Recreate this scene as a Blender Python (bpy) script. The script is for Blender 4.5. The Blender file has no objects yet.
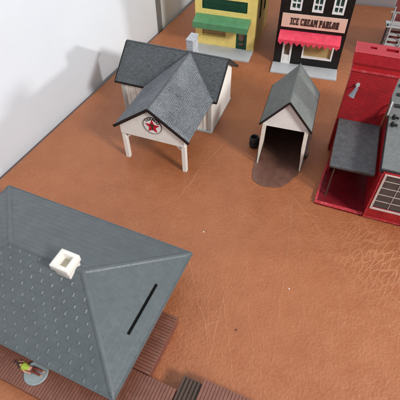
import bpy, bmesh, math, random
from mathutils import Vector, Matrix
random.seed(7)
S = bpy.context.scene
COL = S.collection
# 1 unit = 10 cm : a table top with small-scale plastic model buildings

# ------------------------------------------------------------------ mesh builder
class MB:
    def __init__(s): s.v = []; s.f = []; s.m = []
    def poly(s, pts, m=0):
        i = len(s.v); s.v += [tuple(p) for p in pts]; s.f.append(list(range(i, i+len(pts)))); s.m.append(m)
    def solid(s, bot, top, m=0):
        n = len(bot); i = len(s.v); s.v += [tuple(p) for p in bot]+[tuple(p) for p in top]
        s.f.append([i+k for k in reversed(range(n))]); s.f.append([i+n+k for k in range(n)])
        for k in range(n):
            j = (k+1) % n; s.f.append([i+k, i+j, i+n+j, i+n+k])
        s.m += [m]*(n+2)
    def box(s, x0, x1, y0, y1, z0, z1, m=0):
        s.solid([(x0,y0,z0),(x1,y0,z0),(x1,y1,z0),(x0,y1,z0)], [(x0,y0,z1),(x1,y0,z1),(x1,y1,z1),(x0,y1,z1)], m)
    def prism(s, pts, axis, a, b, m=0):          # 2-D outline extruded along an axis
        def P(p, t): return {'x':(t,p[0],p[1]), 'y':(p[0],t,p[1]), 'z':(p[0],p[1],t)}[axis]
        s.solid([P(p,a) for p in pts], [P(p,b) for p in pts], m)
    def slab(s, top, th, m=0):                   # planar outline given by its top face, thickened downwards
        a, b, c = Vector(top[0]), Vector(top[1]), Vector(top[2])
        n = (b-a).cross(c-a).normalized()
        if n.z < 0: n = -n; top = list(reversed(top))
        s.solid([Vector(p)-n*th for p in top], top, m)
    def tube(s, p0, p1, r0, r1=None, n=16, m=0):
        r1 = r0 if r1 is None else r1
        p0, p1 = Vector(p0), Vector(p1); d = (p1-p0).normalized()
        a = d.orthogonal().normalized(); b = d.cross(a)
        c = [(math.cos(2*math.pi*k/n), math.sin(2*math.pi*k/n)) for k in range(n)]
        s.solid([p0+(a*x+b*y)*r0 for x,y in c], [p1+(a*x+b*y)*r1 for x,y in c], m)
    def bar(s, p0, p1, w, h=None, m=0):
        h = w if h is None else h
        p0, p1 = Vector(p0), Vector(p1); d = (p1-p0).normalized()
        up = Vector((0,0,1)) if abs(d.z) < .95 else Vector((0,1,0))
        a = d.cross(up).normalized()*w/2; b = a.cross(d).normalized()*h/2
        s.solid([p0-a-b,p0+a-b,p0+a+b,p0-a+b], [p1-a-b,p1+a-b,p1+a+b,p1-a+b], m)
    def lathe(s, prof, c=(0,0,0), n=28, m=0):
        i = len(s.v); k = len(prof)
        for j in range(n):
            t = 2*math.pi*j/n
            for r, z in prof: s.v.append((c[0]+r*math.cos(t), c[1]+r*math.sin(t), c[2]+z))
        for j in range(n):
            q = (j+1) % n
            for a in range(k-1):
                s.f.append([i+j*k+a, i+q*k+a, i+q*k+a+1, i+j*k+a+1]); s.m.append(m)
    def build(s, name, mat, parent=None, bevel=0, smooth=False):
        me = bpy.data.meshes.new(name)
        me.from_pydata(s.v, [], s.f)
        for k, mm in enumerate(s.m): me.polygons[k].material_index = mm
        bm = bmesh.new(); bm.from_mesh(me)
        bmesh.ops.recalc_face_normals(bm, faces=bm.faces)
        if bevel:
            es = [e for e in bm.edges if len(e.link_faces) == 2 and e.calc_face_angle(0) > .5]
            bmesh.ops.bevel(bm, geom=es, offset=bevel, segments=2, profile=.6, affect='EDGES', clamp_overlap=True)
        uv = bm.loops.layers.uv.new('UVMap')
        for f in bm.faces:
            n = f.normal; u = Vector((0,0,1)).cross(n)
            u = Vector((1,0,0)) if u.length < .05 else u.normalized()
            w = n.cross(u)
            for l in f.loops: l[uv].uv = (l.vert.co.dot(u), l.vert.co.dot(w))
            f.smooth = smooth
        bm.to_mesh(me); bm.free()
        for x in (mat if isinstance(mat, (list, tuple)) else [mat]): me.materials.append(x)
        o = bpy.data.objects.new(name, me); COL.objects.link(o)
        if parent: o.parent = parent
        return o

def tag(o, label=None, cat=None, group=None, kind=None):
    if label: o['label'] = label
    if cat: o['category'] = cat
    if group: o['group'] = group
    if kind: o['kind'] = kind
    return o
def thing(name, x, y, deg, label, cat, z=0, group=None):
    o = bpy.data.objects.new(name, None); COL.objects.link(o)
    o.location = (x,y,z); o.rotation_euler = (0,0,math.radians(deg)); o.empty_display_size = .1
    return tag(o, label, cat, group)

# ------------------------------------------------------------------ materials
class NT:
    def __init__(s, name):
        s.mat = bpy.data.materials.new(name); s.mat.use_nodes = True
        s.t = s.mat.node_tree; s.b = s.t.nodes['Principled BSDF']
    def n(s, kind, **kw):
        nd = s.t.nodes.new(kind)
        for k, v in kw.items():
            if k in nd.inputs: nd.inputs[k].default_value = v
            else: setattr(nd, k, v)
        return nd
    def l(s, a, b): s.t.links.new(a, b)
    def coord(s, which='Object', scale=(1,1,1), rot=(0,0,0), loc=(0,0,0)):
        tc = s.n('ShaderNodeTexCoord'); mp = s.n('ShaderNodeMapping')
        mp.inputs['Scale'].default_value = scale; mp.inputs['Rotation'].default_value = rot; mp.inputs['Location'].default_value = loc
        s.l(tc.outputs[which], mp.inputs[0]); return mp.outputs[0]
    def noise(s, vec, scale, detail=4, rough=.55, out='Fac'):
        nd = s.n('ShaderNodeTexNoise'); nd.inputs['Scale'].default_value = scale
        nd.inputs['Detail'].default_value = detail; nd.inputs['Roughness'].default_value = rough
        s.l(vec, nd.inputs['Vector']); return nd.outputs[out]
    def ramp(s, fac, stops):
        r = s.n('ShaderNodeValToRGB'); e = r.color_ramp.elements
        while len(e) < len(stops): e.new(.5)
        for k, (p, c) in enumerate(stops):
            e[k].position = p; e[k].color = (*c, 1) if isinstance(c, tuple) else (c,c,c,1)
        s.l(fac, r.inputs[0]); return r.outputs[0]
    def math(s, op, a, b=None, clamp=False):
        m = s.n('ShaderNodeMath', operation=op); m.use_clamp = clamp
        for k, x in enumerate((a, b)):
            if x is None: continue
            if isinstance(x, (int, float)): m.inputs[k].default_value = x
            else: s.l(x, m.inputs[k])
        return m.outputs[0]
    def mix(s, fac, a, b, blend='MIX'):
        m = s.n('ShaderNodeMix', data_type='RGBA', blend_type=blend)
        for k, x in ((0, fac), (6, a), (7, b)):
            if isinstance(x, (int, float)): m.inputs[k].default_value = x
            elif isinstance(x, tuple): m.inputs[k].default_value = (*x, 1)
            else: s.l(x, m.inputs[k])
        return m.outputs[2]
    def bump(s, h, strength=.3, dist=.01, prev=None):
        b = s.n('ShaderNodeBump'); b.inputs['Strength'].default_value = strength; b.inputs['Distance'].default_value = dist
        s.l(h, b.inputs['Height'])
        if prev is not None: s.l(prev, b.inputs['Normal'])
        return b.outputs[0]
    def fin(s, col=None, rough=None, normal=None, spec=None, coat=None):
        if col is not None:
            if isinstance(col, tuple): s.b.inputs['Base Color'].default_value = (*col, 1)
            else: s.l(col, s.b.inputs['Base Color'])
        if rough is not None:
            if isinstance(rough, (int, float)): s.b.inputs['Roughness'].default_value = rough
            else: s.l(rough, s.b.inputs['Roughness'])
        if normal is not None: s.l(normal, s.b.inputs['Normal'])
        if spec is not None: s.b.inputs['Specular IOR Level'].default_value = spec
        if coat is not None: s.b.inputs['Coat Weight'].default_value = coat
        return s.mat

def plastic(name, col, rough=.45, var=.18, bump=.12, scale=9, spec=.45, dust_sheen=None):
    t = NT(name); v = t.coord()
    n1 = t.noise(v, scale, 5, .6); n2 = t.noise(v, scale*9, 3, .6)
    dk = tuple(c*(1-var) for c in col); lt = tuple(min(1, c*(1+var*.8)) for c in col)
    c = t.ramp(n1, [(.3, dk), (.7, lt)])
    if dust_sheen:
        f = t.math('MULTIPLY', t.ramp(t.noise(v, scale*2.3, 6, .7), [(.5, 0.), (.75, 1.)]), dust_sheen[1])
        c = t.mix(f, c, dust_sheen[0])
    r = t.ramp(n2, [(.25, max(.05, rough-.1)), (.75, min(1., rough+.12))])
    return t.fin(c, r, t.bump(n2, bump, .004), spec)

def shingles(name, dark, light, row=.034, width=.055, brush=.5, rough=.75):
    t = NT(name); v = t.coord('UV'); o = t.coord()
    wob = t.n('ShaderNodeMix', data_type='VECTOR'); wob.inputs[0].default_value = .006
    t.l(v, wob.inputs[4]); t.l(t.noise(o, 16, 3, out='Color'), wob.inputs[5])
    br = t.n('ShaderNodeTexBrick'); t.l(wob.outputs[1], br.inputs['Vector'])
    br.inputs['Scale'].default_value = 1; br.inputs['Brick Width'].default_value = width; br.inputs['Row Height'].default_value = row
    br.inputs['Mortar Size'].default_value = .0042; br.inputs['Mortar Smooth'].default_value = .5; br.inputs['Bias'].default_value = 0
    br.inputs['Color1'].default_value = (.3,.3,.3,1); br.inputs['Color2'].default_value = (.7,.7,.7,1); br.inputs['Mortar'].default_value = (.1,.1,.1,1)
    tone = t.math('ADD', t.math('MULTIPLY', br.outputs['Color'], .30), t.math('MULTIPLY', t.noise(o, 58, 6, .85), .98))
    c = t.ramp(tone, [(.42, dark), (.84, light)])
    big = t.ramp(t.noise(o, 3.2, 4, .6), [(.35, 0.), (.72, 1.)])
    c = t.mix(t.math('MULTIPLY', big, brush), c, tuple(min(1, x*1.25) for x in light))
    h = t.math('ADD', br.outputs['Color'], t.math('MULTIPLY', t.noise(o, 90, 3, .7), .8))
    return t.fin(c, rough, t.bump(h, .75, .008), .35)

def brickwork(name, brick, mortar, row=.026, width=.06, rough=.4, msize=.003, strength=.5, spec=.5):
    t = NT(name); v = t.coord('UV'); o = t.coord()
    br = t.n('ShaderNodeTexBrick'); t.l(v, br.inputs['Vector'])
    br.inputs['Scale'].default_value = 1; br.inputs['Brick Width'].default_value = width; br.inputs['Row Height'].default_value = row
    br.inputs['Mortar Size'].default_value = msize; br.inputs['Mortar Smooth'].default_value = .3
    br.inputs['Color1'].default_value = (*brick,1); br.inputs['Color2'].default_value = (*[x*.82 for x in brick],1); br.inputs['Mortar'].default_value = (*mortar,1)
    n1 = t.noise(o, 7, 5, .65)
    c = t.mix(1., br.outputs['Color'], t.ramp(n1, [(.3,(.8,.8,.8)),(.7,(1.12,1.1,1.1))]), 'MULTIPLY')
    h = t.math('SUBTRACT', t.math('MULTIPLY', t.noise(o, 70, 3), .35), br.outputs['Fac'])
    return t.fin(c, t.ramp(t.noise(o, 14, 4), [(.3, rough-.08), (.7, rough+.15)]), t.bump(h, strength, .006), spec)

def leather():
    t = NT('brown_leather'); o = t.coord()
    big = t.noise(o, .55, 4, .55); mid = t.noise(o, 4.5, 6, .65); fine = t.noise(o, 55, 4, .7)
    col = t.mix(t.ramp(big, [(.32, 0.), (.68, 1.)]), (.340,.104,.036), (.415,.143,.054))
    col = t.mix(t.math('MULTIPLY', t.ramp(mid, [(.35, 0.), (.75, 1.)]), .55), col, (.47,.182,.078))
    col = t.mix(t.math('MULTIPLY', t.ramp(fine, [(.3, 1.), (.62, 0.)]), .30), col, (.25,.072,.026))
    def creases(scale, rot, warp, warpscale, width, seed):
        w = t.n('ShaderNodeVectorMath', operation='MULTIPLY_ADD')
        nz = t.n('ShaderNodeTexNoise'); nz.inputs['Scale'].default_value = warpscale; nz.inputs['Detail'].default_value = 5
        nz.inputs['Roughness'].default_value = .62
        t.l(t.coord(loc=(seed,seed*.7,0)), nz.inputs['Vector'])
        t.l(nz.outputs['Color'], w.inputs[0]); w.inputs[1].default_value = (warp,warp,0); t.l(o, w.inputs[2])
        r0 = t.n('ShaderNodeMapping'); r0.inputs['Rotation'].default_value = (0,0,math.radians(rot)); t.l(w.outputs[0], r0.inputs[0])
        mp = t.n('ShaderNodeMapping'); mp.inputs['Scale'].default_value = (*scale,1)
        mp.inputs['Location'].default_value = (seed,seed*1.3,0)
        t.l(r0.outputs[0], mp.inputs[0])
        vo = t.n('ShaderNodeTexVoronoi', feature='DISTANCE_TO_EDGE', voronoi_dimensions='2D'); t.l(mp.outputs[0], vo.inputs['Vector']); vo.inputs['Scale'].default_value = 1
        return t.ramp(vo.outputs['Distance'], [(0., 1.), (width*.35, .75), (width, 0.)])
    def mask(scale, lo, hi, seed): return t.ramp(t.noise(t.coord(loc=(seed,0,seed)), scale, 3), [(lo, 0.), (hi, 1.)])
    def spot(cx, cy, r, stretch=(1,1), rot=0):
        m = t.coord(loc=(0,0,0)); a = t.n('ShaderNodeVectorMath', operation='SUBTRACT'); t.l(m, a.inputs[0]); a.inputs[1].default_value = (cx,cy,0)
        mp = t.n('ShaderNodeMapping'); mp.inputs['Rotation'].default_value = (0,0,math.radians(rot)); mp.inputs['Scale'].default_value = (stretch[0]/r,stretch[1]/r,0)
        t.l(a.outputs[0], mp.inputs[0]); ln = t.n('ShaderNodeVectorMath', operation='LENGTH'); t.l(mp.outputs[0], ln.inputs[0])
        return t.ramp(ln.outputs['Value'], [(.25, 1.), (1., 0.)])
    long_ = t.math('MULTIPLY', creases((3.4,.34), 7, .22, 1.0, .015, 3.1), mask(1.6, .30, .54, 2.)); long_ = t.math('MULTIPLY', long_, spot(.25, 2.75, 1.9))
    cross = t.math('MULTIPLY', creases((.5,1.5), -40, .22, 1.2, .012, 8.7), mask(1.0, .5, .66, 5.))
    wr1 = t.math('MULTIPLY', creases((5,17), -47, .16, 3.4, .17, 1.7), spot(2.05, 2.55, .66, (1,.8), 30))
    wr2 = t.math('MULTIPLY', creases((6.4,3.2), 25, .45, 2.2, .05, 6.2), spot(1.55, 2.95, .8, (1,1.3)))
    wr2 = t.math('MULTIPLY', wr2, .5)
    fn = t.math('MULTIPLY', creases((15,11), 20, .12, 8, .10, 4.4), mask(2.1, .42, .62, 9.))
    cr = t.math('MAXIMUM', t.math('MAXIMUM', t.math('MULTIPLY', long_, .9), t.math('MULTIPLY', cross, .6)), t.math('MAXIMUM', t.math('MULTIPLY', wr1, .68), wr2))
    col = t.mix(t.math('MULTIPLY', cr, .30), col, (.72,.38,.20))
    col = t.mix(t.math('MULTIPLY', fn, .10), col, (.72,.38,.2))
    pores = t.n('ShaderNodeTexVoronoi', feature='F1'); pores.inputs['Scale'].default_value = 34; t.l(o, pores.inputs['Vector'])
    h0 = t.math('ADD', t.math('MULTIPLY', fine, .8), t.math('MULTIPLY', pores.outputs['Distance'], .6))
    nrm = t.bump(h0, .5, .012)
    nrm = t.bump(t.math('ADD', t.math('MULTIPLY', mid, 1.2), t.math('MULTIPLY', fn, .07)), .35, .03, nrm)
    nrm = t.bump(cr, .42, .012, nrm)
    return t.fin(col, t.ramp(mid, [(.3, .34), (.75, .50)]), nrm, .5)

M = {}
M['leather'] = leather()
M['wall'] = plastic('wall_paint', (.70,.742,.795), .6, .02, .05, 2, .3)
M['jamb'] = plastic('jamb_paint', (.15,.15,.148), .5, .15, .05, 4)
M['door'] = plastic('door_paint', (.62,.66,.70), .5, .03, .04, 3)
M['cream'] = plastic('cream_plastic', (.85,.85,.80), .42, .04, .1, 6, .4, ((.58,.52,.44), .25))
M['white'] = plastic('white_plastic', (.84,.84,.83), .42, .05, .1, 7, .4, ((.6,.56,.48), .25))
M['weathered'] = plastic('weathered_white', (.80,.76,.68), .6, .08, .35, 14, .3, ((.45,.38,.28), .5))
M['grey_roof'] = shingles('grey_shingles', (.018,.021,.023), (.165,.178,.19),   .025, .036, .18)
M['canopy_shingle'] = shingles('light_shingles', (.028,.032,.036), (.315,.338,.365), .025, .036, .25)  # lighter grey shingles than the main roof
M['shed_roof'] = shingles('shed_shingles', (.075,.083,.078), (.225,.24,.228), .022, .034, .35)
M['black'] = plastic('black_paint', (.012,.012,.013), .45, .3, .1, 8, .4)
M['void'] = plastic('matte_black', (.004,.004,.004), .9, .3, .05, 8, .1)
M['chim_brick'] = brickwork('grey_brick', (.56,.59,.63), (.34,.36,.39), .036, .075, .6, .005, .6)
M['red_sign'] = plastic('red_enamel', (.55,.012,.03), .35, .15, .05)
M['green_sign'] = plastic('dark_green_enamel', (.02,.05,.035), .35, .15, .05)
M['yellow'] = plastic('yellow_plastic', (.88,.69,.22), .42, .1, .1, 6, .4, ((.62,.36,.05), .3))
M['green_awn'] = plastic('green_plastic', (.090,.28,.135), .45, .14, .12, 8, .45, ((.2,.36,.2), .45))
M['green_dk'] = plastic('dark_green_plastic', (.006,.062,.034), .3, .35, .1, 6)
M['tan_glass'] = plastic('amber_glazing', (.42,.29,.12), .25, .3, .05, 5, .5)
M['brown_glass'] = plastic('brown_glazing', (.16,.10,.065), .22, .3, .05, 6, .5)
M['kerb_grey'] = plastic('grey_plastic', (.48,.505,.52), .5, .08, .12, 6, .4, ((.46,.47,.46), .3))
M['black_wall'] = brickwork('black_brick', (.012,.010,.010), (.006,.006,.006), .026, .055, .42, .003, .3, .35)
M['pink_sign'] = plastic('pink_sign_board', (.80,.53,.42), .55, .06, .1, 8)
M['ink'] = plastic('sign_ink', (.045,.022,.018), .5, .2, .05)
M['pink_awn'] = plastic('pink_plastic', (.80,.062,.115), .42, .10, .12, 8, .45, ((.85,.25,.3), .4))
M['glass_green'] = plastic('green_glass', (.045,.105,.095), .18, .3, .03, 6, .6)
M['red_brick'] = brickwork('red_brick', (.46,.012,.020), (.30,.008,.013), .0245, .06, .38, .0035, .55, .5)
M['red'] = plastic('red_plastic', (.45,.013,.022), .33, .15, .1, 7, .5)
M['red_cap'] = plastic('sheen_red_plastic', (.41,.014,.026), .38, .12, .1, 7, .45, ((.5,.05,.065), .35))  # paler blotches put the reflected sheen of the cap top into the colour
M['red_dark'] = plastic('dark_red_plastic', (.17,.008,.014), .3, .2, .1, 6, .5, ((.3,.05,.05), .3))
M['red_glint'] = plastic('glint_red_plastic', (.50,.035,.05), .4, .2, .15, 10, .5, ((.72,.28,.28), .65))  # pale mottling paints the specular pink of edges into the colour
M['slate'] = plastic('slate_roof', (.085,.09,.096), .5, .22, .35, 12, .45, ((.20,.205,.21), .5))
M['pale_roof'] = plastic('pale_gravel_roof', (.165,.175,.172), .75, .15, .6, 22, .3, ((.28,.285,.275), .5))
M['navy'] = plastic('roof_edge_paint', (.018,.024,.032), .4, .2, .1)
M['pane_dk'] = plastic('dark_pane', (.075,.068,.068), .24, .25, .05, 5, .55)
M['worn_white'] = plastic('worn_white_trim', (.60,.54,.50), .6, .15, .3, 16, .3, ((.42,.16,.15), .5))
M['steel'] = plastic('grey_metal_paint', (.30,.32,.33), .42, .15, .1, 9, .5)
M['steel_lt'] = plastic('light_grey_plastic', (.45,.48,.48), .42, .12, .1, 9, .5)
M['lamp'] = plastic('lamp_grey', (.20,.22,.26), .3, .2, .08, 9, .6)
M['brick_dull'] = brickwork('dull_brick', (.26,.035,.03), (.16,.09,.08), .026, .06, .55)
M['depot_roof'] = plastic('blue_grey_plastic', (.096,.113,.121), .42, .08, .14, 5, .5, ((.17,.195,.205), .30))
M['bone'] = plastic('bone_plastic', (.83,.80,.74), .35, .04, .06, 7, .5)
M['flue_floor'] = plastic('flue_interior', (.48,.43,.33), .7, .2, .1, 8)  # tan, darker than the chimney's outer plastic
M['deck'] = plastic('brown_deck_plastic', (.20,.072,.045), .40, .14, .12, 6, .5, ((.38,.18,.13), .4))
M['deck_gap'] = plastic('deck_groove', (.15,.050,.035), .6, .2, .05)
M['deck_dk'] = plastic('dark_brown_plastic', (.075,.040,.026), .45, .2, .1, 7)
M['tyre'] = plastic('black_rubber', (.014,.015,.017), .5, .3, .2, 14)
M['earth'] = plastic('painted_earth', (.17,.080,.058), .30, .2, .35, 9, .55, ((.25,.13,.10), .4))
M['inside'] = plastic('shade_brown', (.10,.060,.042), .6, .3, .2, 8)  # brown darkened to hold the shade inside the shed
M['skin'] = plastic('painted_skin', (.70,.36,.24), .5, .06, .04, 20)
M['shirt'] = plastic('lime_shirt', (.42,.55,.06), .5, .15, .05, 16)
M['trouser'] = plastic('brown_trousers', (.16,.035,.022), .5, .15, .05, 16)
M['hair'] = plastic('dark_hair', (.03,.018,.012), .5, .2, .1, 20)
M['disc'] = plastic('grey_disc', (.27,.32,.33), .45, .08, .1, 7, .45, ((.36,.38,.37), .4))
M['crate'] = plastic('grey_brown_wood', (.15,.11,.085), .65, .25, .25, 16)

# ------------------------------------------------------------------ setting
E0 = Vector((-2.755,3.887,0)); ED = Vector((.43936,.89831,0)); EN = Vector((.89831,-.43936,0))   # left table edge, its direction, towards the room
F0 = Vector((3.557,9.093,0)); FD = Vector((.9644,-.2644,0)); FN = Vector((.2644,.9644,0))
# corner of left and far edge
k = ((F0-E0).dot(FN))/(ED.dot(FN)); CN = E0+ED*k
L0 = E0-ED*9; R1 = CN+FD*10; R0 = R1-FN*18
mb = MB(); mb.solid([p+Vector((0,0,-.8)) for p in (L0,R0,R1,CN)], [L0,R0,R1,CN])
tag(mb.build('table_top', M['leather'], bevel=.05), kind='structure')
def wallbox(name, a, b, n, th, z0, z1, m):
    q = MB(); q.prism([tuple(a.xy), tuple(b.xy), tuple((b-n*th).xy), tuple((a-n*th).xy)], 'z', z0, z1)
    return tag(q.build(name, m), kind='structure')
s0, s1 = 4.60, 4.77
off = -EN*.08
wallbox('wall_left', L0+off, E0+ED*s0+off, EN, .3, -3, 9, M['wall'])
wallbox('door_jamb', E0+ED*s0-EN*.065, E0+ED*s1-EN*.065, EN, .28, -3, 9, M['jamb'])
wallbox('door_leaf', E0+ED*s1-EN*.078, CN+ED*1.0-EN*.078, EN, .25, -3, 9, M['door'])
wallbox('wall_far', CN+FN*.04-FD*.2, R1+FN*.04, -FN, .3, -3, 7, M['wall'])

# ------------------------------------------------------------------ lettering
def text_bm(s, size, mat_rot=None):
    cu = bpy.data.curves.new('txt', 'FONT'); cu.body = s; cu.size = size; cu.align_x = 'CENTER'; cu.align_y = 'CENTER'; cu.extrude = .002; cu.offset = size*.03
    o = bpy.data.objects.new('txt', cu); COL.objects.link(o)
    dg = bpy.context.evaluated_depsgraph_get(); dg.update()
    me = bpy.data.meshes.new_from_object(o.evaluated_get(dg)); bpy.data.objects.remove(o); bpy.data.curves.remove(cu)
    return me
def slab_letter(ch):
    W, t, s = .66, .17, .24
    R = lambda a,b,c,d: [(a,c),(b,c),(b,d),(a,d)]
    top, bot = R(0,W,1-t,1), R(0,W,0,t)
    if ch == 'I': return [R(.2,.46,t,1-t), R(.06,.6,1-t,1), R(.06,.6,0,t)]
    if ch == 'C': return [R(0,s,t*.6,1-t*.6), R(.1,W,1-t,1), R(.1,W,0,t), R(W-.17,W,.66,1-t), R(W-.17,W,t,.36)]
    if ch == 'E': return [R(.06,.06+s,t,1-t), top, bot, R(.3,.5,.42,.58), R(W-.15,W,.68,1-t), R(W-.15,W,t,.32)]
    if ch == 'R': return [R(.06,.06+s,t,1-t), R(0,.6,1-t,1), R(.3,.58,.44,.58), R(.44,W,.55,.9), R(.42,W-.02,t,.47), R(0,.34,0,t), R(.38,W+.04,0,t)]
    if ch == 'P': return [R(.06,.06+s,t,1-t), R(0,.6,1-t,1), R(.3,.58,.38,.53), R(.44,W,.5,.9), R(0,.42,0,t)]
    if ch == 'L': return [R(.06,.06+s,t,1-t), R(0,.42,1-t,1), bot, R(W-.16,W,t,.4)]
    if ch == 'O': return [[(0,.2),(.2,0),(.26,t),(s,.3),(s,.7),(.26,1-t),(.2,1),(0,.8)], [(.46,0),(W,.2),(W,.8),(.46,1),(.4,1-t),(W-s,.7),(W-s,.3),(.4,t)], R(.2,.46,1-t,1), R(.2,.46,0,t)]
    if ch == 'A': return [[(.02,t),(.2,t),(.42,1),(.22,1)], [(.40,t),(.66,t),(.46,1),(.25,1)], R(.2,.5,.3,.42), R(-.04,.28,0,t), R(.36,.74,0,t)]
    if ch == 'M': return [R(.04,.22,t,1-t), R(.62,.84,t,1-t), [(.14,1),(.34,1),(.52,.3),(.4,.3)], [(.54,1),(.74,1),(.5,.3),(.4,.3)], R(-.02,.24,1-t,1), R(.62,.9,1-t,1), R(-.02,.28,0,t), R(.54,.9,0,t)]
    return []
def slab_text(mb, s, x, z, h, wscale, y, th=.006):
    i = 0
    for ch in s:
        if ch == ' ': x += h*.34*wscale; continue
        for pl in slab_letter(ch):
            mb.prism([(x+p[0]*h*wscale, z+p[1]*h) for p in pl], 'y', y-th-i*.00006, y); i += 1
        x += h*wscale*({'M': .98, 'I': .68}.get(ch, .79))
    return x

# ------------------------------------------------------------------ gas station
G = thing('gas_station', -.3085, 5.478, -21.42, 'white gas station with dark grey shingle roofs and red star emblem on its canopy', 'gas station')
ZR, ZE = .979, .600
sl = (ZR-ZE)/.5
def gz(v): return ZR-abs(v)*sl
mb = MB(); th = .03
for sg in (-1, 1): mb.prism([(-.475,0),(.425,0),(.425,gz(.425)-.03),(0,ZR-.035),(-.475,gz(.475)-.03)], 'x', sg*.71-.02, sg*.71+.02)
mb.box(-.69,.69,-.475,-.44,0,.575); mb.box(-.69,.69,.39,.425,0,.60)
for x in (-.6,-.5,-.4,-.3,.5,.6): mb.box(x-.006,x+.006,-.483,-.475,.02,.57)
for sg in (-1, 1):
    for x in (-.69,.69): mb.box(x-.028,x+.028,-.489,-.4752,0,.575)
mb.build('wall', M['cream'], G, .004)
mb = MB(); mb.box(-.735,.735,-.5,.45,-.0,.028); mb.build('plinth', M['kerb_grey'], G, .004)
rf = MB()
rf.slab([(-.804,-.505,gz(.505)),(.804,-.505,gz(.505)),(.804,0,ZR),(-.804,0,ZR)], th)
rf.slab([(-.804,.5,gz(.5)),(.804,.5,gz(.5)),(.804,.002,ZR),(-.804,.002,ZR)], th)
roof = rf.build('roof', M['grey_roof'], G)
mb = MB()
for x in (-.806,.806):
    for sg in (-1, 1): mb.bar((x,sg*.003,ZR-.014),(x,sg*.505,gz(.505)-.014),.012,.036)
mb.bar((-.81,-.511,gz(.505)-.016),(.81,-.511,gz(.505)-.016),.010,.03)
mb.build('roof_trim', M['black'], roof)
mb = MB(); mb.box(-.80,.80,-.012,.012,ZR-.012,ZR+.007); mb.build('ridge_cap', M['slate'], roof, .004)
mb = MB()
mb.box(.150,.250,.03,.235,.86,1.115); mb.box(.143,.257,.022,.243,1.115,1.142); mb.build('chimney', M['chim_brick'], roof, .004)
CU, CH, CV = .216, .535, -1.434
def cz(d): return ZR-abs(d)*(ZR-.598)/.528
mb = MB()
for sg in (-1, 1):
    e = CU+sg*CH
    mb.slab([(CU+sg*.001,CV,ZR+.002),(CU+sg*.001,.0,ZR+.002),(e,-(ZR-cz(CH))/sl,cz(CH)+.002),(e,CV,cz(CH)+.002)], th)
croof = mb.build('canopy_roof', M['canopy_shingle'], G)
mb = MB()
for sg in (-1, 1): mb.bar((CU+sg*.002,CV-.004,ZR-.012),(CU+sg*(CH+.006),CV-.004,cz(CH+.006)-.012),.012,.040)
mb.build('roof_trim', M['black'], croof)
mb = MB(); mb.bar((CU,CV+.005,ZR+.002),(CU,-.03,ZR+.002),.022,.014); mb.build('ridge_cap', M['slate'], croof, .003)
PV = -1.362; GV = -1.394
mb = MB()
mb.prism([(CU-.462,.465),(CU+.462,.465),(CU+.462,cz(.462)-.03),(CU,ZR-.034),(CU-.462,cz(.462)-.03)], 'y', GV-.012, GV+.02)
gab = mb.build('gable_panel', M['cream'], G, .003)
for sg in (-1, 1):
    mb = MB(); mb.box(CU+sg*.44-.022,CU+sg*.44+.022,PV+.021,-.49,.50,.565); mb.build('canopy_beam', M['cream'], G, .003)
for sg in (-1, 1):
    mb = MB(); x = CU+sg*.437
    mb.box(x-.030,x+.030,PV-.030,PV+.030,0,.4648); post = mb.build('canopy_post', M['cream'], G, .006)
    mb = MB(); mb.bar((x-sg*.03,PV,.37),(x-sg*.125,PV,.4645),.022,.022); mb.build('brace', M['cream'], post)
# emblem
LX, LZ, LR = .250, .716, .127
mb = MB(); mb.tube((LX,GV-.012,LZ),(LX,GV-.020,LZ),LR,LR,48); emb = mb.build('emblem', M['white'], G)
mb = MB()
for k in range(48):
    a, b = 2*math.pi*k/48, 2*math.pi*(k+1)/48
    ri, ro = LR-.0035, LR+.002
    P = lambda r,t,y: (LX+r*math.cos(t), y, LZ+r*math.sin(t))
    mb.solid([P(ri,a,GV-.014),P(ro,a,GV-.014),P(ro,b,GV-.014),P(ri,b,GV-.014)], [P(ri,a,GV-.023),P(ro,a,GV-.023),P(ro,b,GV-.023),P(ri,b,GV-.023)])
mb.build('emblem_ring', M['ink'], emb)
mb = MB(); pts = []
for k in range(10):
    r = .106 if k % 2 == 0 else .046; a = math.pi/2+k*math.pi/5
    pts.append((LX+r*math.cos(a), LZ-.012+r*math.sin(a)))
cc = (LX, LZ-.012)
for k in range(10): mb.prism([cc, pts[k], pts[(k+1)%10]], 'y', GV-.024, GV-.019)
mb.build('star', M['red_sign'], emb)
mb = MB(); mb.box(LX-.026,LX+.026,GV-.028,GV-.024,LZ+.006,LZ+.024); mb.box(LX-.009,LX+.009,GV-.0282,GV-.024,LZ-.062,LZ+.006); mb.build('letter_t', M['green_sign'], emb)
mb = MB()
for k, ch in enumerate('TEXACO'):
    me = text_bm(ch, .058); ang = math.radians(142-k*20.8)
    for p in me.polygons:
        co = []
        for vi in p.vertices:
            c = me.vertices[vi].co; rot = ang-math.pi/2
            x = c.x*math.cos(rot)-c.y*math.sin(rot); z = c.x*math.sin(rot)+c.y*math.cos(rot)
            co.append((LX+.104*math.cos(ang)+x, GV-.0225-c.z, LZ+.104*math.sin(ang)+z))
        mb.poly(co)
    bpy.data.meshes.remove(me)
mb.build('lettering', M['ink'], emb)

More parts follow.
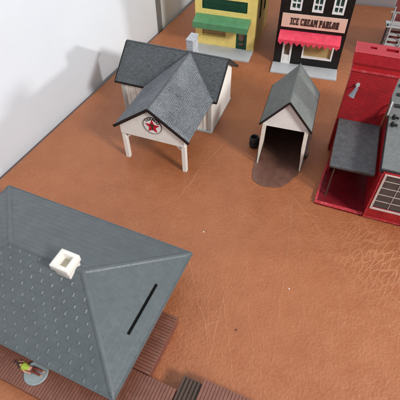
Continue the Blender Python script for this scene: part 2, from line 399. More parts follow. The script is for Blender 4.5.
# ------------------------------------------------------------------ yellow shop
Y = thing('shop_building', -.0295, 7.453, -18.56, 'bright yellow shop with a green awning and a long dark green window band', 'shop')
W_, D_, H_ = 1.140, 1.27, 1.72
def rect_wall(mb, x0, x1, z0, z1, y0, y1, holes):
    """front wall pieces around rectangular holes (x0,x1,z0,z1), strips butted end to end"""
    xs = sorted({x0,x1,*[h[0] for h in holes],*[h[1] for h in holes]})
    for a, b in zip(xs, xs[1:]):
        zs = [z0]; cuts = sorted([(h[2],h[3]) for h in holes if h[0] <= a+1e-6 and h[1] >= b-1e-6])
        z = z0
        for c0, c1 in cuts:
            if c0 > z+1e-6: mb.box(a,b,y0,y1,z,c0)
            z = c1
        if z < z1-1e-6: mb.box(a,b,y0,y1,z,z1)
mb = MB()
yh = [(.12,.61,.19,.50),(.795,1.0,.0,.47),(.135,.97,.705,.90),(.16,.42,1.08,1.42),(.70,.96,1.08,1.42)]
rect_wall(mb, .0, W_, 0, H_, 0, .05, yh)
mb.box(0,.05,.05,D_,0,1.5); mb.box(.05,W_-.05,D_-.05,D_,0,1.5)
mb.box(.05,W_-.05,.05,D_-.05,1.42,1.46)
sh = [(.30,.47,.46,.85),(.70,.87,.46,.85)]
xs = [.05,.30,.47,.70,.87,D_]
for a, b in zip(xs, xs[1:]):
    if (a,b) in ((.30,.47),(.70,.87)): mb.box(W_-.05,W_,a,b,0,.46); mb.box(W_-.05,W_,a,b,.85,1.5)
    else: mb.box(W_-.05,W_,a,b,0,1.5)
mb.build('wall', M['yellow'], Y)
mb = MB(); mb.box(-.03,W_+.03,-.05,-.001,1.6,1.66); mb.box(-.02,W_+.02,-.035,.07,H_+.0005,H_+.04); mb.build('cornice', M['green_awn'], Y, .005)
mb = MB(); mb.box(0,W_+.003,-.39,-.001,0,.032); mb.build('sidewalk', M['kerb_grey'], Y, .005)
mb = MB()
mb.slab([(.03,-.001,.615),(1.05,-.001,.615),(1.05,-.25,.565),(.03,-.25,.565)], .02)
aw = MB(); aw.box(.0302,1.0498,-.266,-.2502,.458,.566)
aw.prism([(-.2498,.47),(-.001,.47+.09),(-.001,.59),(-.2498,.545)], 'x', .0305, .045); aw.prism([(-.2498,.47),(-.001,.56),(-.001,.59),(-.2498,.545)], 'x', 1.035, 1.0495)
awn = mb.build('awning', M['green_awn'], Y, .004); aw.build('valance', M['green_awn'], awn, .003)
def window(parent, x0, x1, z0, z1, y, fm, gm, fw=.022, mun=(), rail=(), depth=.02, name='window', axis='x'):
    f = MB()
    def bx(a,b,c,d,y0,y1):
        if axis == 'x': f.box(a,b,y0,y1,c,d)
        else: f.box(-y1,-y0,a,b,c,d)
    y0, y1 = y-depth, y+depth*1.6
    bx(x0-.002,x0+fw,z0-.002,z1+.002,y0,y1); bx(x1-fw,x1+.002,z0-.002,z1+.002,y0,y1)
    bx(x0+fw,x1-fw,z0-.002,z0+fw,y0,y1); bx(x0+fw,x1-fw,z1-fw,z1+.002,y0,y1)
    cuts = sorted(mun)
    for m_ in cuts: bx(m_-fw*.3,m_+fw*.3,z0+fw,z1-fw,y0+.004,y1)
    for r in rail: bx(x0+fw,x1-fw,r-fw*.3,r+fw*.3,y0+.005,y1-.001)
    fo = f.build(name, fm, parent)
    f = MB(); bx(x0+.004,x1-.004,z0+.004,z1-.004,y1+.001,y1+.012); f.build('pane', gm, fo)
    return fo
window(Y,.12,.61,.19,.50,.012,M['yellow'],M['tan_glass'],.016,(),(.225,),.010)
mb = MB(); mb.box(.1352,.9698,.014,.03,.7052,.8998); sg = mb.build('sign_panel', M['green_dk'], Y)
mb = MB(); mb.box(.136,.969,.004,.0138,.706,.722); mb.box(.136,.969,.004,.0138,.883,.899); mb.box(.136,.150,.004,.0138,.722,.883); mb.box(.955,.969,.004,.0138,.722,.883); mb.box(.150,.955,.009,.0138,.797,.806); mb.build('sign_border', M['green_dk'], sg)
for a in (.16,.70): window(Y,a,a+.26,1.08,1.42,.012,M['green_dk'],M['glass_green'],.02,(a+.13,),(1.25,),.012)
window(Y,.795,1.0,.04,.47,.012,M['green_dk'],M['brown_glass'],.04,(),(.16,),.010,'door')
for a in (.30,.70): window(Y,a,a+.17,.46,.85,-W_+.012,M['green_dk'],M['brown_glass'],.018,(),(.66,),.010,'window','y')

# ------------------------------------------------------------------ ice cream parlor
I = thing('ice_cream_parlor', 1.3769, 6.7211, -15.78, 'narrow black building with a pink sign reading ICE CREAM PARLOR and a scalloped pink awning', 'ice cream shop')
W_, H_ = 1.146, 1.80
ups = [(.163,.345),(.517,.690),(.835,1.015)]
ih = [(.14,.30,.03,.47),(.485,1.005,.172,.47)]+[(a,b,.985,1.42) for a, b in ups]
mb = MB(); rect_wall(mb, 0, W_, 0, H_, 0, .05, ih)
mb.box(0,.05,.05,1.3,0,1.6); mb.box(W_-.05,W_,.05,1.3,0,1.6); mb.box(.05,W_-.05,1.25,1.3,0,1.6); mb.box(.05,W_-.05,.05,1.25,1.52,1.56)
mb.build('wall', M['black_wall'], I)
mb = MB(); mb.box(-.03,W_+.03,-.06,-.001,1.66,1.72); mb.box(-.045,W_+.045,-.08,.06,H_+.0005,H_+.04)
for k in range(8): mb.box(.04+k*.15,.08+k*.15,-.05,-.001,1.60,1.66)
mb.build('cornice', M['pink_sign'], I, .005)
mb = MB(); mb.box(0,W_+.002,-.336,-.001,0,.03); mb.build('sidewalk', M['kerb_grey'], I, .005)
mb = MB(); mb.box(.055,1.105,-.022,-.001,.70,.928); sg = mb.build('sign_board', M['pink_sign'], I, .004)
mb = MB(); x0 = 0
tw = MB(); wtot = slab_text(tw, 'ICE CREAM PARLOR', 0, 0, .1, 1, 0)
ws = .80/wtot
slab_text(mb, 'ICE CREAM PARLOR', .195, .752, .115, ws*.1/.115, -.022)
mb.build('lettering', M['ink'], sg)
mb = MB()
mb.slab([(.05,-.001,.640),(1.075,-.001,.640),(1.075,-.215,.575),(.05,-.215,.575)], .014)
awn = mb.build('awning', M['pink_awn'], I, .002)
mb = MB(); n = 11; w = 1.025/n
def zig(side):
    top = [(.0502,.5749),(1.0748,.5749)]; low = []
    for k in range(n):
        xa = 1.0748-k*w*.9996
        low += [(xa,.542),(xa-w*.28,.508),(xa-w*.5,.490-.008*random.random()),(xa-w*.72,.508)]
    low.append((.0502,.542)); return top+low
# teeth are triangulated from the straight top edge
for k in range(n):
    a = .0502+k*w*.9995; b = a+w*.9995
    tip = .489-.01*random.random()
    mb.prism([(a,.575),(b,.575),(b,.545),(b-w*.22,.518),((a+b)/2,tip),(a+w*.22,.518),(a,.545)], 'y', -.2262, -.2155)
for xx in (.0505,1.0645): mb.prism([(-.2148,.52),(-.001,.56),(-.001,.625),(-.2148,.56)], 'x', xx, xx+.01)
mb.build('scalloped_edge', M['pink_awn'], awn)
for a, b in ups: window(I,a,b,.985,1.42,.006,M['white'],M['glass_green'],.028,((a+b)/2,),(1.10,1.25),.016)
dr = window(I,.14,.30,.03,.47,.010,M['white'],M['brown_glass'],.032,(),(.17,),.014,'door')
mb = MB(); mb.box(.175,.265,-.001,.008,.062,.165); mb.build('kick_panel', M['white'], dr)
window(I,.485,1.005,.172,.47,.006,M['white'],M['tan_glass'],.024,(),(),.018)

# ------------------------------------------------------------------ red brick factory
R = thing('brick_factory', 1.4674, 3.3347, -20.26, 'glossy red brick factory with a tall chimney block, gridded window and dark loading canopy', 'factory')
RZ = .80
mb = MB(); mb.prism([(0,0),(1.9,-.05),(1.9,1.9),(.10,1.9),(.055,.8)], 'z', 0, .028); mb.build('base_plate', M['red_dark'], R, .004)
mb = MB(); mb.prism([(.0,-.003),(.60,-.018),(.60,.028),(.003,.045)], 'z', .0285, .036); mb.bar((.012,.05,.034),(.055,.78,.034),.028,.018); mb.build('kerb_edge', M['red_glint'], R, .003)
wx0, wx1, wz0, wz1 = .648, 1.78, .222, .775
mb = MB(); rect_wall(mb, .610, 1.9, .0285, RZ, -.03, .02, [(wx0,wx1,wz0,wz1)])
mb.box(.610,.66,.02,1.88,.0285,RZ); mb.box(.66,1.9,1.83,1.88,.0285,RZ); mb.box(1.85,1.9,.02,1.83,.0285,RZ)
mb.build('wall', M['red_brick'], R)
f = MB(); ny = -.042
f.box(wx0-.016,wx0+.008,ny,-.0302,wz0-.018,wz1+.01); f.box(wx0+.008,wx1,ny,-.0302,wz0-.018,wz0+.006); f.box(wx0+.010,wx1,ny,-.0302,wz1-.004,wz1+.01)
cw = .186
for k in range(1,6): f.box(wx0+k*cw-.0032,wx0+k*cw+.0032,-.0185,-.012,wz0+.006,wz1-.004)
rh = (wz1-wz0)/5
for k in range(1,5): f.box(wx0+.010,wx1,-.018,-.0122,wz0+k*rh-.0032,wz0+k*rh+.0032)
fo = f.build('window', M['worn_white'], R)
f = MB(); f.box(wx0-.001,wx1+.001,-.0121,.0,wz0-.001,wz1+.001); f.build('pane', M['pane_dk'], fo)
mb = MB(); mb.box(.6102,1.9,-.036,-.0302,.0285,.05); mb.bar((.609,-.036,.03),(.609,-.036,.78),.010,.012); mb.build('wall_trim', M['red_glint'], R)  # pale edging, painted highlight along the wall corner and foot
# pale roof
mb = MB(); mb.prism([(.577,.0),(1.9,-.005),(1.9,1.9),(.640,1.9)], 'z', .815, .836); rr = mb.build('roof', M['pale_roof'], R, .004)
mb = MB(); mb.prism([(.575,-.012),(1.9,-.017),(1.9,1.91),(.634,1.91),(.630,1.85),(.572,.0)], 'z', .7702, .8148); mb.build('roof_edge', M['navy'], rr, .003)
for k, v in enumerate((1.18,1.44,1.66)):
    mb = MB(); mb.box(.665+k*.018,1.15,v,v+.065,.8362,.850); mb.build('roof_vent', M['black'], rr, .003)
for v, u in ((.775,.650),(.925,.662)):
    mb = MB(); mb.tube((u,v,.836),(u,v,.862),.014,.014,14); mb.tube((u,v,.862),(u,v,.892),.030,.024,16); mb.tube((u,v,.892),(u,v,.905),.02,.008,14)
    mb.bar((u,v,.868),(u+.055,v-.01,.868),.022,.022); mb.build('vent_cap', M['black'], rr)
# chimney block
mb = MB()
mb.box(.02,.565,1.077,1.285,.0285,1.30)
tw_ = mb.build('chimney_block', M['red_brick'], R, .004)
mb = MB()
mb.box(.008,.577,1.062,1.297,1.3002,1.325); mb.build('ledge', M['red_glint'], tw_, .004)
mb = MB()
mb.box(.022,.563,1.079,1.283,1.3252,1.39); mb.box(.010,.575,1.066,1.295,1.3902,1.415); mb.build('cap_course', M['red'], tw_, .004)
cap = MB(); z0, z1 = 1.4152, 1.552
fl = [(.155,.230,1.175,1.225),(.335,.470,1.172,1.235)]
xs = [-.002,.155,.230,.335,.470,.585]
def capstrip(a, b, c, d): cap.box(a,b,c,d,z0,z1)
for a, b in zip(xs, xs[1:]):
    h = [f_ for f_ in fl if abs(f_[0]-a) < 1e-6]
    if h: capstrip(a,b,1.052,h[0][2]); capstrip(a,b,h[0][3],1.305)
    else: capstrip(a,b,1.052,1.305)
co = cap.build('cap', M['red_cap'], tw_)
for f_ in fl:
    mb = MB(); mb.box(f_[0]+.001,f_[1]-.001,f_[2]+.001,f_[3]-.001,1.418,1.47); mb.build('flue', M['red_dark'], tw_)
mb = MB(); mb.bar((-.0025,1.0515,1.5525),(.586,1.0515,1.5525),.010,.006); mb.bar((-.003,1.0515,1.553),(-.003,1.305,1.553),.008,.006); mb.build('cap_edge', M['red_glint'], tw_)  # thin pale strips, a painted highlight along the cap rim
# wall lamp on the block
mb = MB(); mb.tube((.140,1.077,1.125),(.140,1.055,1.125),.026,.026,20); mb.bar((.140,1.06,1.125),(.132,.985,1.120),.014,.014); lp = mb.build('wall_lamp', M['steel_lt'], R)
mb = MB(); mb.tube((.136,.998,1.128),(.118,.975,1.075),.020,.026,20); mb.tube((.118,.975,1.0748),(.098,.952,1.02),.026,.040,20); mb.build('lamp_shade', M['lamp'], lp)
# loading canopy
mb = MB(); mb.box(.045,.573,.132,1.076,.556,.596); mb.build('canopy_roof', M['slate'], R, .012)
mb = MB(); mb.box(.062,.556,.150,1.07,.530,.5555); mb.build('canopy_frame', M['black'], R)
for x in (.118,):
    mb = MB(); mb.tube((x,.18,.03),(x,.18,.5295),.011,.009,12); mb.tube((x,.18,.0285),(x,.18,.045),.02,.016,12); mb.build('canopy_post', M['deck_dk'], R)
mb = MB(); mb.box(.06,.10,.62,1.0765,.0287,.529); mb.build('side_wall', M['red_brick'], R, .003)
mb = MB(); mb.tube((.592,1.0,.82),(.592,1.03,.93),.012,.012,12); mb.tube((.592,1.03,.93),(.60,1.09,.97),.012,.012,12); mb.build('vent_pipe', M['steel_lt'], R)

# ------------------------------------------------------------------ shed
C = thing('shed', 1.0934, 3.9913, -18.02, 'open fronted grey roofed shed with tapered white front posts standing on dark earth', 'shed')
def hz(u): return 1.105-abs(u)*(1.105-.724)/.323
mb = MB()
for sg_ in (-1, 1): mb.slab([(sg_*.0005,-.01,1.105),(sg_*.0005,.88,1.105),(sg_*.327,.88,hz(.327)),(sg_*.327,-.01,hz(.327))], .022)
sr = mb.build('roof', M['shed_roof'], C)
mb = MB()
for sg_ in (-1, 1): mb.bar((sg_*.002,-.014,1.098),(sg_*.331,-.014,hz(.331)-.007),.008,.026); mb.bar((sg_*.3305,-.012,hz(.33)-.010),(sg_*.3305,.88,hz(.33)-.010),.006,.022)
mb.build('roof_trim', M['black'], sr)
mb = MB(); mb.bar((0,-.005,1.106),(0,.878,1.106),.014,.010); mb.build('ridge_cap', M['shed_roof'], sr)
mb = MB(); mb.prism([(-.285,.672),(.285,.672),(.285,hz(.285)-.026),(0,1.105-.028),(-.285,hz(.285)-.026)], 'y', .03, .05)
mb.build('gable_panel', M['white'], C, .002)
for sg_ in (-1, 1):
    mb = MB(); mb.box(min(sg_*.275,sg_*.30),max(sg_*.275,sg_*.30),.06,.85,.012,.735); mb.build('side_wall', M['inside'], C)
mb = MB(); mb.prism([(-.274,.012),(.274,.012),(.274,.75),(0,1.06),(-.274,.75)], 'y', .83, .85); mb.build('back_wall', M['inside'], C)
for sg_ in (-1, 1):
    mb = MB(); q = [(-.292,.71),(-.242,.71),(-.250,.42),(-.272,.20),(-.287,.012),(-.302,.012),(-.304,.25),(-.300,.45)]
    mb.prism([(p[0]*-sg_, p[1]) for p in q], 'y', .004, .0295); mb.build('front_post', M['weathered'], C, .003)
mb = MB()
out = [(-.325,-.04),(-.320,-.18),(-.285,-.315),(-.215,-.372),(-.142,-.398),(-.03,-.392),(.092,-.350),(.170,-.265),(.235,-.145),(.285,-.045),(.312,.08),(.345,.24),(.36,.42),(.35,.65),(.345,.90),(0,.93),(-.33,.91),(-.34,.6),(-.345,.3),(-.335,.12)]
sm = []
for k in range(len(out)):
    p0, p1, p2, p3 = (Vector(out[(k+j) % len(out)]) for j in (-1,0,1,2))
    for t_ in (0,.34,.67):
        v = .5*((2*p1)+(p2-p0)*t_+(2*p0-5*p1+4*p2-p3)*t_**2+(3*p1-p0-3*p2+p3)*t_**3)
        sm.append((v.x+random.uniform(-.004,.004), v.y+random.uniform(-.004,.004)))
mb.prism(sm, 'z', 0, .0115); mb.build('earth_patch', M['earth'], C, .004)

def local(T, u, v, z=0):
    a = T.rotation_euler.z; return (T.location.x+u*math.cos(a)-v*math.sin(a), T.location.y+u*math.sin(a)+v*math.cos(a), z)
px, py, _ = local(C, -.420, .350)
mb = MB(); B = thing('barrel', px, py, 10, 'small black open topped barrel standing against the left side of the shed', 'barrel', .0005)
mb.lathe([(r*1.2,z*1.45) for r,z in [(0,0),(.046,0),(.054,.02),(.058,.05),(.058,.08),(.054,.108),(.049,.122),(.040,.122),(.036,.108),(.034,.05),(0,.05)]], n=32); bo = mb.build('body', M['tyre'], B, 0, True)
mb = MB()
for z_ in (.052,.136): mb.lathe([(.0666,z_-.007),(.0722,z_-.005),(.0722,z_+.005),(.0666,z_+.007)], n=32)
mb.build('hoop', M['navy'], B)
px, py, _ = local(C, .338, .32)
mb = MB(); B = thing('crate', px, py, -40, 'tiny grey brown crate leaning beside the right wall of the shed', 'crate', .0118)
for k in range(3): mb.box(-.022,.022,-.028+k*.0192,-.028+k*.0192+.017,.042,.048)
for y_ in (-.03,.024): mb.box(-.024,.024,y_,y_+.005,0,.0415)
for x_ in (-.024,.019): mb.box(x_,x_+.005,-.0245,.0235,.0,.0414)
mb.build('slats', M['crate'], B)

# ------------------------------------------------------------------ depot in the foreground
D = thing('train_depot', -.0865, 2.3164, -24.49, 'large model depot with a blue grey hipped shingle roof, white chimney and brown plank deck', 'train depot')
DZE, DZR, DL, DD = .449, .800, 2.43, 1.555
ra, rb = -.737, -1.571; vm = -DD/2
def tri_clip(course_lo, course_hi): pass
def slope(origin, along, inward, run, rise, length, hipL, hipR, pitch, tabw, h0, h1, rib, line=None):
    """tabs of raised shingles over one roof plane. along / inward are unit plan vectors, hipL/hipR(t) clip the length at inward distance t"""
    o, A, N = Vector(origin), Vector(along), Vector(inward)
    nrm = Vector((-N.x*rise, -N.y*rise, run)).normalized()
    P = lambda a, t, h: o+A*a+N*t+Vector((0,0,rise*t/run))+nrm*h
    m = MB()
    m.poly([P(hipL(0),0,0),P(hipR(0),0,0),P(hipR(run),run,0),P(hipL(run),run,0)])
    n = int(run/pitch); pitch = run/n
    for r in range(n):
        t0, t1 = r*pitch, (r+1)*pitch*1.0
        l0, l1, r0, r1 = hipL(t0), hipL(t1), hipR(t0), hipR(t1)
        if line and r:
            la, ra_ = hipL(t0)+.02, hipR(t0)-.02
            k_ = [P(la,t0-.012,line[0]),P(ra_,t0-.012,line[0]),P(ra_,t0+.008,h1),P(la,t0+.008,h1)]
            tp = [P(la,t0-.001,line[0]+line[1]),P(ra_,t0-.001,line[0]+line[1])]
            m.poly([k_[0],k_[1],tp[1],tp[0]]); m.poly([tp[0],tp[1],k_[2],k_[3]])
        a = -tabw*(.5 if r % 2 else 0)-tabw*2
        while a < length+tabw:
            g = tabw*.035 if rib else 0.; A0, A1 = a+g*.5, a+tabw-g*.5
            a += tabw
            q0, q1 = max(A0,l0), min(A1,r0); s0_, s1_ = max(A0,l1), min(A1,r1)
            if q1-q0 < .01 or s1_-s0_ < .004: continue
            jl, jr = (random.uniform(.85,1.15), random.uniform(.85,1.15)) if rib else (1., 1.)
            # wedge: the lower right corner stands proudest
            b0, b1 = P(q0,t0+.002,.0), P(q1,t0+.002,.0)
            u0, u1 = P(q0,t0+.002,h0*jl), P(q1,t0+.002,h1*jr)
            w0, w1 = P(s0_,t1,.0006), P(s1_,t1,.0014)
            m.poly([u0,u1,w1,w0]); m.poly([b0,b1,u1,u0]); m.poly([b1,P(s1_,t1,0),w1,u1]); m.poly([P(s0_,t1,0),b0,u0,w0])
            if rib and q1 > A1-.002 and s1_ > A1-.002 and A1+g < r1:
                e = A1+g*.5; hw_ = .0085; ta, tb = t0+pitch*.18, t0+pitch*.60+random.uniform(-.006,.006)
                k_ = [P(e-hw_,ta,h1*.3),P(e+hw_*.75,ta,h1*.3),P(e+hw_*.75,tb,h1*.15),P(e-hw_,tb,h1*.15)]; tp = [P(e-.007,ta+.004,rib+h1*.3),P(e-.004,ta+.004,rib+h1*.3),P(e-.004,tb-.004,rib+h1*.15),P(e-.007,tb-.004,rib+h1*.15)]
                m.poly(tp)
                for j_ in range(4): m.poly([k_[j_],k_[(j_+1)%4],tp[(j_+1)%4],tp[j_]])
    return m
roofm = []
hw = DD/2; rise = DZR-DZE; eR = -ra; eL = DL+rb
m1 = slope((-DL,-DD,DZE),(1,0,0),(0,1,0),hw,rise,DL,lambda t: t/hw*eL,lambda t: DL-t/hw*eR,.0740,.118,.0016,.0026,.0085)
m2 = slope((0,0,DZE),(-1,0,0),(0,-1,0),hw,rise,DL,lambda t: t/hw*eR,lambda t: DL-t/hw*eL,.0650,.1275,.0020,.0020,0,(.0006,.0045))
m3 = slope((0,-DD,DZE),(0,1,0),(-1,0,0),eR,rise,DD,lambda t: t/eR*hw,lambda t: DD-t/eR*hw,.0700,.1275,.0020,.0020,.0022,(.0004,.0014))
m4 = slope((-DL,0,DZE),(0,-1,0),(1,0,0),eL,rise,DD,lambda t: t/eL*hw,lambda t: DD-t/eL*hw,.0805,.1275,.002,.0025,.006)
mb = MB()
for m_ in (m1,m2,m3,m4):
    i = len(mb.v); mb.v += m_.v; mb.f += [[i+k for k in f] for f in m_.f]; mb.m += m_.m
eb = MB()
c4 = [(0,0),(-DL,0),(-DL,-DD),(0,-DD)]
mb.solid([(x,y,DZE-.03) for x,y in c4], [(x,y,DZE-.0015) for x,y in c4])
rf = mb.build('roof', M['depot_roof'], D)
mb = MB()
for a, b in (((0,0),(ra,vm)),((0,-DD),(ra,vm)),((-DL,0),(rb,vm)),((-DL,-DD),(rb,vm))):
    p, q = Vector((*a,DZE)), Vector((*b,DZR)); d = (q-p).normalized(); s_ = d.cross(Vector((0,0,1))).normalized(); n_ = s_.cross(d)
    prof = [(-.032,-.008),(-.018,.007),(0,.0115),(.018,.007),(.032,-.008)]
    mb.solid([p+d*.012+s_*x*.35+n_*z*.6 for x,z in prof], [p+d*.07+s_*x*.9+n_*z*.95 for x,z in prof])
    mb.solid([p+d*.07+s_*x*.9+n_*z*.95 for x,z in prof], [q+s_*x+n_*z for x,z in prof])
prof = [(-.036,-.011),(-.020,.006),(0,.0112),(.020,.006),(.036,-.011)]
mb.solid([(rb-.01,vm+x,DZR+z) for x,z in prof], [(ra+.01,vm+x,DZR+z) for x,z in prof])
mb.build('ridge_cap', M['depot_roof'], rf, .004)
mb = MB()
for a, b in zip(c4, c4[1:]+c4[:1]):
    p, q = Vector((*a,DZE-.008)), Vector((*b,DZE-.008)); d = (q-p).normalized(); o_ = Vector((d.y,-d.x,0))*-.004
    mb.bar(p+o_,q+o_,.012,.035)
mb.build('eave_edge', M['depot_roof'], rf, .003)
# dark slit in the right hip
def hipz(u): return DZE+(-u)/eR*rise
su = -.148
mb = MB(); mb.slab([(su-.012,-1.045,hipz(su-.012)+.006),(su+.012,-1.045,hipz(su+.012)+.006),(su+.012,-.505,hipz(su+.012)+.006),(su-.012,-.505,hipz(su-.012)+.006)], .012)
slit = mb.build('roof_slot', M['void'], rf)
# chimney: square flared cup
mb = MB(); cx, cy, zt = -.885, -.800, .925; hs = .098
def ring(h, z): return [(cx-h,cy-h,z),(cx+h,cy-h,z),(cx+h,cy+h,z),(cx-h,cy+h,z)]
rings = [ring(.080,.76), ring(.084,.835), ring(hs,.850), ring(hs,zt), ring(.056,zt), ring(.050,.850)]
i = 0
for r_ in rings: mb.v += r_
for k in range(len(rings)-1):
    for j in range(4): q = (j+1) % 4; mb.f.append([k*4+j,k*4+q,k*4+4+q,k*4+4+j]); mb.m.append(0)
mb.f.append([(len(rings)-1)*4+j for j in range(4)]); mb.m.append(0)
ch = mb.build('chimney', M['bone'], rf, .013, True)
mb = MB(); mb.box(cx-.046,cx+.046,cy-.046,cy+.046,.8505,.854); mb.build('flue', M['flue_floor'], rf)
# walls under the roof
mb = MB(); mb.box(-2.12,-.30,-1.30,-.22,.0,.4185); bw = mb.build('wall', M['deck'], D)
for x in (-2.0,-1.62,-1.24,-.86,-.48): window(D,x-.08,x+.08,.21,.37,-1.303,M['bone'],M['pane_dk'],.016,(x,),(.29,),.008)
# plank deck
def planks(name, x0, x1, y0, y1, z, along, mat, pw=.030, gap=.004, parent=D):
    g = MB(); g.box(x0,x1,y0,y1,0,z-.012); base = None
    p = MB()
    if along == 'y':
        n = int((x1-x0)/pw); w_ = (x1-x0)/n
        for k in range(n): p.box(x0+k*w_+gap/2,x0+(k+1)*w_-gap/2,y0-.006,y1+.002,z-.0118,z+random.uniform(-.001,.001))
    else:
        n = int((y1-y0)/pw); w_ = (y1-y0)/n
        for k in range(n): p.box(x0-.002,x1+.006,y0+k*w_+gap/2,y0+(k+1)*w_-gap/2,z-.0118,z+random.uniform(-.001,.001))
    o = p.build(name, mat, parent, .002); g.build('deck_frame', M['deck_gap'], o); return o
planks('deck', -2.45,-.297,-1.755,-1.305,.160,'y',M['deck'])
planks('deck', .383,.565,-1.755,-1.305,.160,'y',M['deck'])
planks('deck', -.295,.092,-1.1925,-.585,.160,'x',M['deck'])
planks('deck', -.295,.380,-1.755,-1.2035,.160,'y',M['deck'])
planks('deck', .575,1.50,-1.76,-1.022,.168,'y',M['deck'])
st = MB()
st.box(.386,.568,-1.2995,-1.062,.0005,.128)
for k in range(5): st.box(.390+k*.036,.412+k*.036,-1.298,-1.058,.1282,.150)
st.build('steps', M['deck_dk'], D, .002)

# ------------------------------------------------------------------ disc and figure on the deck
dx, dy, _ = local(D, -.862, -1.592)
DK = thing('round_stand', dx, dy, 0, 'flat round grey stand lying on the brown deck under the depot eave', 'stand', .1612)
mb = MB(); mb.lathe([(0,0),(.108,0),(.112,.004),(.112,.012),(.108,.016),(.094,.017),(.090,.014),(0,.014)], n=48); mb.build('plate', M['disc'], DK, 0, False)

PX, PY, _ = local(D, -.972, -1.592)
PE = thing('person', PX, PY, -24.49+4, 'tiny person in lime green shirt and brown trousers lying on the plank deck', 'person', .161)
PE.scale = (1.02,1.02,1.02)
def skin_obj(name, chains, mat, parent, sub=2):
    vs, es, rs = [], [], []; idx = {}
    for ch_ in chains:
        prev = None
        for p, r in ch_:
            key = tuple(round(c, 4) for c in p)
            if key not in idx: idx[key] = len(vs); vs.append(p); rs.append(r)
            if prev is not None and prev != idx[key]: es.append((prev, idx[key]))
            prev = idx[key]
    me = bpy.data.meshes.new(name); me.from_pydata(vs, es, []); me.materials.append(mat)
    o = bpy.data.objects.new(name, me); COL.objects.link(o); o.parent = parent
    sk = o.modifiers.new('skin', 'SKIN'); sk.use_smooth_shade = True
    lay = me.skin_vertices[0].data if me.skin_vertices else None
    if lay is None:
        bm = bmesh.new(); bm.from_mesh(me); bm.verts.layers.skin.verify(); bm.to_mesh(me); bm.free(); lay = me.skin_vertices[0].data
    for k, r in enumerate(rs): lay[k].radius = (r, r); lay[k].use_root = (k == 0)
    s = o.modifiers.new('sub', 'SUBSURF'); s.levels = s.render_levels = sub
    # freeze the grown surface so that it is a plain mesh
    dg = bpy.context.evaluated_depsgraph_get(); dg.update()
    me2 = bpy.data.meshes.new_from_object(o.evaluated_get(dg)); o.modifiers.clear(); o.data = me2; me2.name = name
    for p in me2.polygons: p.use_smooth = True
    if not me2.materials: me2.materials.append(mat)
    bpy.data.meshes.remove(me)
    return o
z0 = .026
pel = ((.055,0,z0+.004), .021)
hand = lambda x, y, z, d, s_: [[((x,y,z),.0052), ((x+d*.010,y,z),.0058), ((x+d*(.018+.004*(1-abs(j-1.4))),y+(j-1.5)*.0040*s_,z),.0019), ((x+d*(.025+.004*(1-abs(j-1.4))),y+(j-1.5)*.0046*s_,z-.003),.0016)] for j in range(4)]+[[((x,y,z),.0052),((x+d*.006,y+.0075*s_,z-.001),.0022),((x+d*.013,y+.0105*s_,z-.002),.0018)]]
chains = [
 [pel, ((.02,0,z0+.006),.020), ((-.018,0,z0+.010),.024), ((-.038,0,z0+.010),.020), ((-.049,0,z0+.012),.0095), ((-.058,0,z0+.014),.0125), ((-.070,0,z0+.014),.0150), ((-.082,0,z0+.013),.0115)],
 [((-.066,.0,z0+.012),.0150), ((-.074,.0,z0-.001),.0045)],
 [((-.018,0,z0+.010),.024), ((-.030,.027,z0+.004),.0095), ((-.058,.038,z0-.006),.0078), ((-.082,.026,z0-.016),.0056)],
 [((-.018,0,z0+.010),.024), ((-.024,-.027,z0+.004),.0095), ((.014,-.037,z0+.006),.0082), ((.050,-.034,z0+.010),.0056)],
 [pel, ((.075,.012,z0+.004),.0145), ((.115,.016,z0+.020),.0110), ((.150,.020,z0+.002),.0092), ((.180,.020,z0-.004),.0060), ((.186,.020,z0+.010),.0050)],
 [pel, ((.075,-.012,z0+.004),.0145), ((.112,-.014,z0+.012),.0110), ((.148,-.016,z0-.001),.0092), ((.176,-.018,z0-.006),.0060), ((.182,-.018,z0+.008),.0050)],
]+hand(-.082,.026,z0-.016,-1,-1)+hand(.050,-.034,z0+.010,1,1)
skin_obj('body', chains, M['skin'], PE)
skin_obj('shirt', [
 [((.048,0,z0+.005),.0235), ((.02,0,z0+.006),.0230), ((-.018,0,z0+.010),.0275), ((-.037,0,z0+.0105),.0220)],
 [((-.018,0,z0+.010),.0275), ((-.030,.027,z0+.004),.0118), ((-.046,.034,z0-.002),.0108)],
 [((-.018,0,z0+.010),.0275), ((-.024,-.027,z0+.004),.0118), ((-.004,-.034,z0+.005),.0108)]], M['shirt'], PE)
skin_obj('trousers', [
 [((.050,0,z0+.004),.0232), ((.075,.012,z0+.004),.0168), ((.115,.016,z0+.020),.0132), ((.150,.020,z0+.002),.0114), ((.170,.020,z0-.002),.0100)],
 [((.050,0,z0+.004),.0232), ((.075,-.012,z0+.004),.0168), ((.112,-.014,z0+.012),.0132), ((.148,-.016,z0-.001),.0114), ((.168,-.018,z0-.004),.0100)]], M['trouser'], PE)
mb = MB(); mb.lathe([(0,.0172),(.006,.0165),(.0115,.0130),(.0150,.0075),(.0165,.0)], (-.070,0,z0+.016), n=24); mb.build('hair', M['hair'], PE, 0, True)

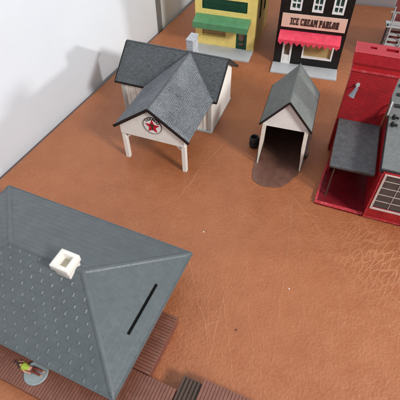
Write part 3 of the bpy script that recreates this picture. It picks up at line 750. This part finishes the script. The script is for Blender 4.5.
# ------------------------------------------------------------------ brick house with fire escape at the right edge
Fh = thing('brick_building', 3.208, 6.6168, -17, 'dull red brick building with a grey metal fire escape behind the glossy factory', 'building')
mb = MB(); mb.prism([(.05,.20),(1.5,.20),(1.6,1.4),(.36,1.4)], 'z', 0, 1.62); mb.build('wall', M['brick_dull'], Fh)
mb = MB(); mb.prism([(.03,.18),(1.52,.18),(1.62,1.42),(.34,1.42)], 'z', 1.6202, 1.67); mb.build('cornice', M['steel'], Fh, .005)
for x in (.42,.85,1.25):
    for z_ in (.32,1.12): window(Fh,x-.1,x+.1,z_,z_+.3,.195,M['steel_lt'],M['pane_dk'],.02,(x,),(z_+.15,),.012)
fe = MB()
fe.box(-.012,.012,-.012,.012,0,.745); fe.build('fire_escape_post', M['navy'], Fh)
fe = MB()
for x in (.064,.300): fe.box(x-.012,x+.012,-.012,.010,0,.955)
for x in (.064,.300): fe.box(x-.010,x+.010,.17,.19,0,.955)
fo = fe.build('fire_escape', M['steel_lt'], Fh, .003)
fe = MB()
for k in range(7): fe.box(.078,.288,-.004+k*.012,.05+k*.012,.085+k*.088,.115+k*.088)
fe.build('stair', M['steel_lt'], fo, .003)
fe = MB(); fe.box(-.02,.70,-.02,.198,.690,.712); fe.box(.078,.288,-.006,.004,.735,.80); fe.build('landing', M['steel_lt'], fo, .003)
fe = MB(); fe.bar((-.02,-.004,.945),(.70,-.004,.945),.016,.02)
for k in range(9): fe.box(.36+k*.04,.366+k*.04,-.008,.0,.7122,.936)
fe.build('railing', M['steel'], fo)

# ------------------------------------------------------------------ crumbs on the leather
def crumb(x, y, r, m, label):
    bm = bmesh.new(); bmesh.ops.create_icosphere(bm, subdivisions=2, radius=r)
    for v in bm.verts: v.co *= random.uniform(.7,1.15); v.co.z = max(v.co.z*.7, -r*.35)
    me = bpy.data.meshes.new('crumb'); bm.to_mesh(me); bm.free(); me.materials.append(m)
    o = bpy.data.objects.new('crumb', me); COL.objects.link(o); o.location = (x,y,r*.35); tag(o, label, 'crumb', 'crumbs lying on the leather')
crumb(.037,2.911,.010,M['bone'],'white crumb on bare leather nearest the eave corner of the large depot roof')
crumb(.958,2.122,.0085,M['bone'],'white crumb on bare leather alone in the open centre of the table')
crumb(.346,1.669,.010,M['deck_dk'],'dark brown crumb lying on bare leather beyond the plank deck')

# ------------------------------------------------------------------ camera
cam = bpy.data.cameras.new('camera'); co_ = bpy.data.objects.new('camera', cam); COL.objects.link(co_)
f_, nx, ny_ = 403.384, 205.748, 545.536
d = Vector((nx-200, -(ny_-200), -f_)).normalized(); up = -d; fw = Vector((0,0,-1)); Yv = (fw-up*fw.dot(up)).normalized(); Xv = Yv.cross(up)
rot = Matrix((Xv, Yv, up))              # camera -> world
co_.matrix_world = Matrix.Translation((0,0,4)) @ rot.to_4x4()
cam.sensor_width = 36; cam.lens = 36*f_/400; cam.clip_start = .05; cam.clip_end = 200
cam.dof.use_dof = True; cam.dof.focus_distance = 5.9; cam.dof.aperture_fstop = 1.7
S.camera = co_

# ------------------------------------------------------------------ light
w = bpy.data.worlds.new('World'); S.world = w; w.use_nodes = True
bg = w.node_tree.nodes['Background']; bg.inputs[0].default_value = (.86,.93,1,1); bg.inputs[1].default_value = .33
def area(name, loc, target, size, power, color, shape='RECTANGLE', size_y=None):
    l = bpy.data.lights.new(name, 'AREA'); l.energy = power; l.color = color; l.shape = shape; l.size = size
    if size_y: l.size_y = size_y
    o = bpy.data.objects.new(name, l); COL.objects.link(o); o.location = loc
    o.rotation_euler = (Vector(target)-Vector(loc)).to_track_quat('-Z','Y').to_euler(); return o
area('window_light', (19.59,3.24,4.37), (-.5,5.3,.9), 1.3, 1380, (1,.985,.965), 'DISK')
area('room_window', (12.5,-8.5,12), (0,4.5,0), 3.6, 3300, (1,.975,.945), 'RECTANGLE', 3)
area('ceiling_fill', (1,5,22), (1,5,0), 12, 900, (.92,.965,1), 'RECTANGLE', 12)  # added soft fill from above, no real lamp there

S.view_settings.view_transform = 'Standard'; S.view_settings.look = 'None'; S.view_settings.exposure = .12; S.view_settings.gamma = 1
S.render.engine = 'CYCLES'
S.cycles.max_bounces = 8
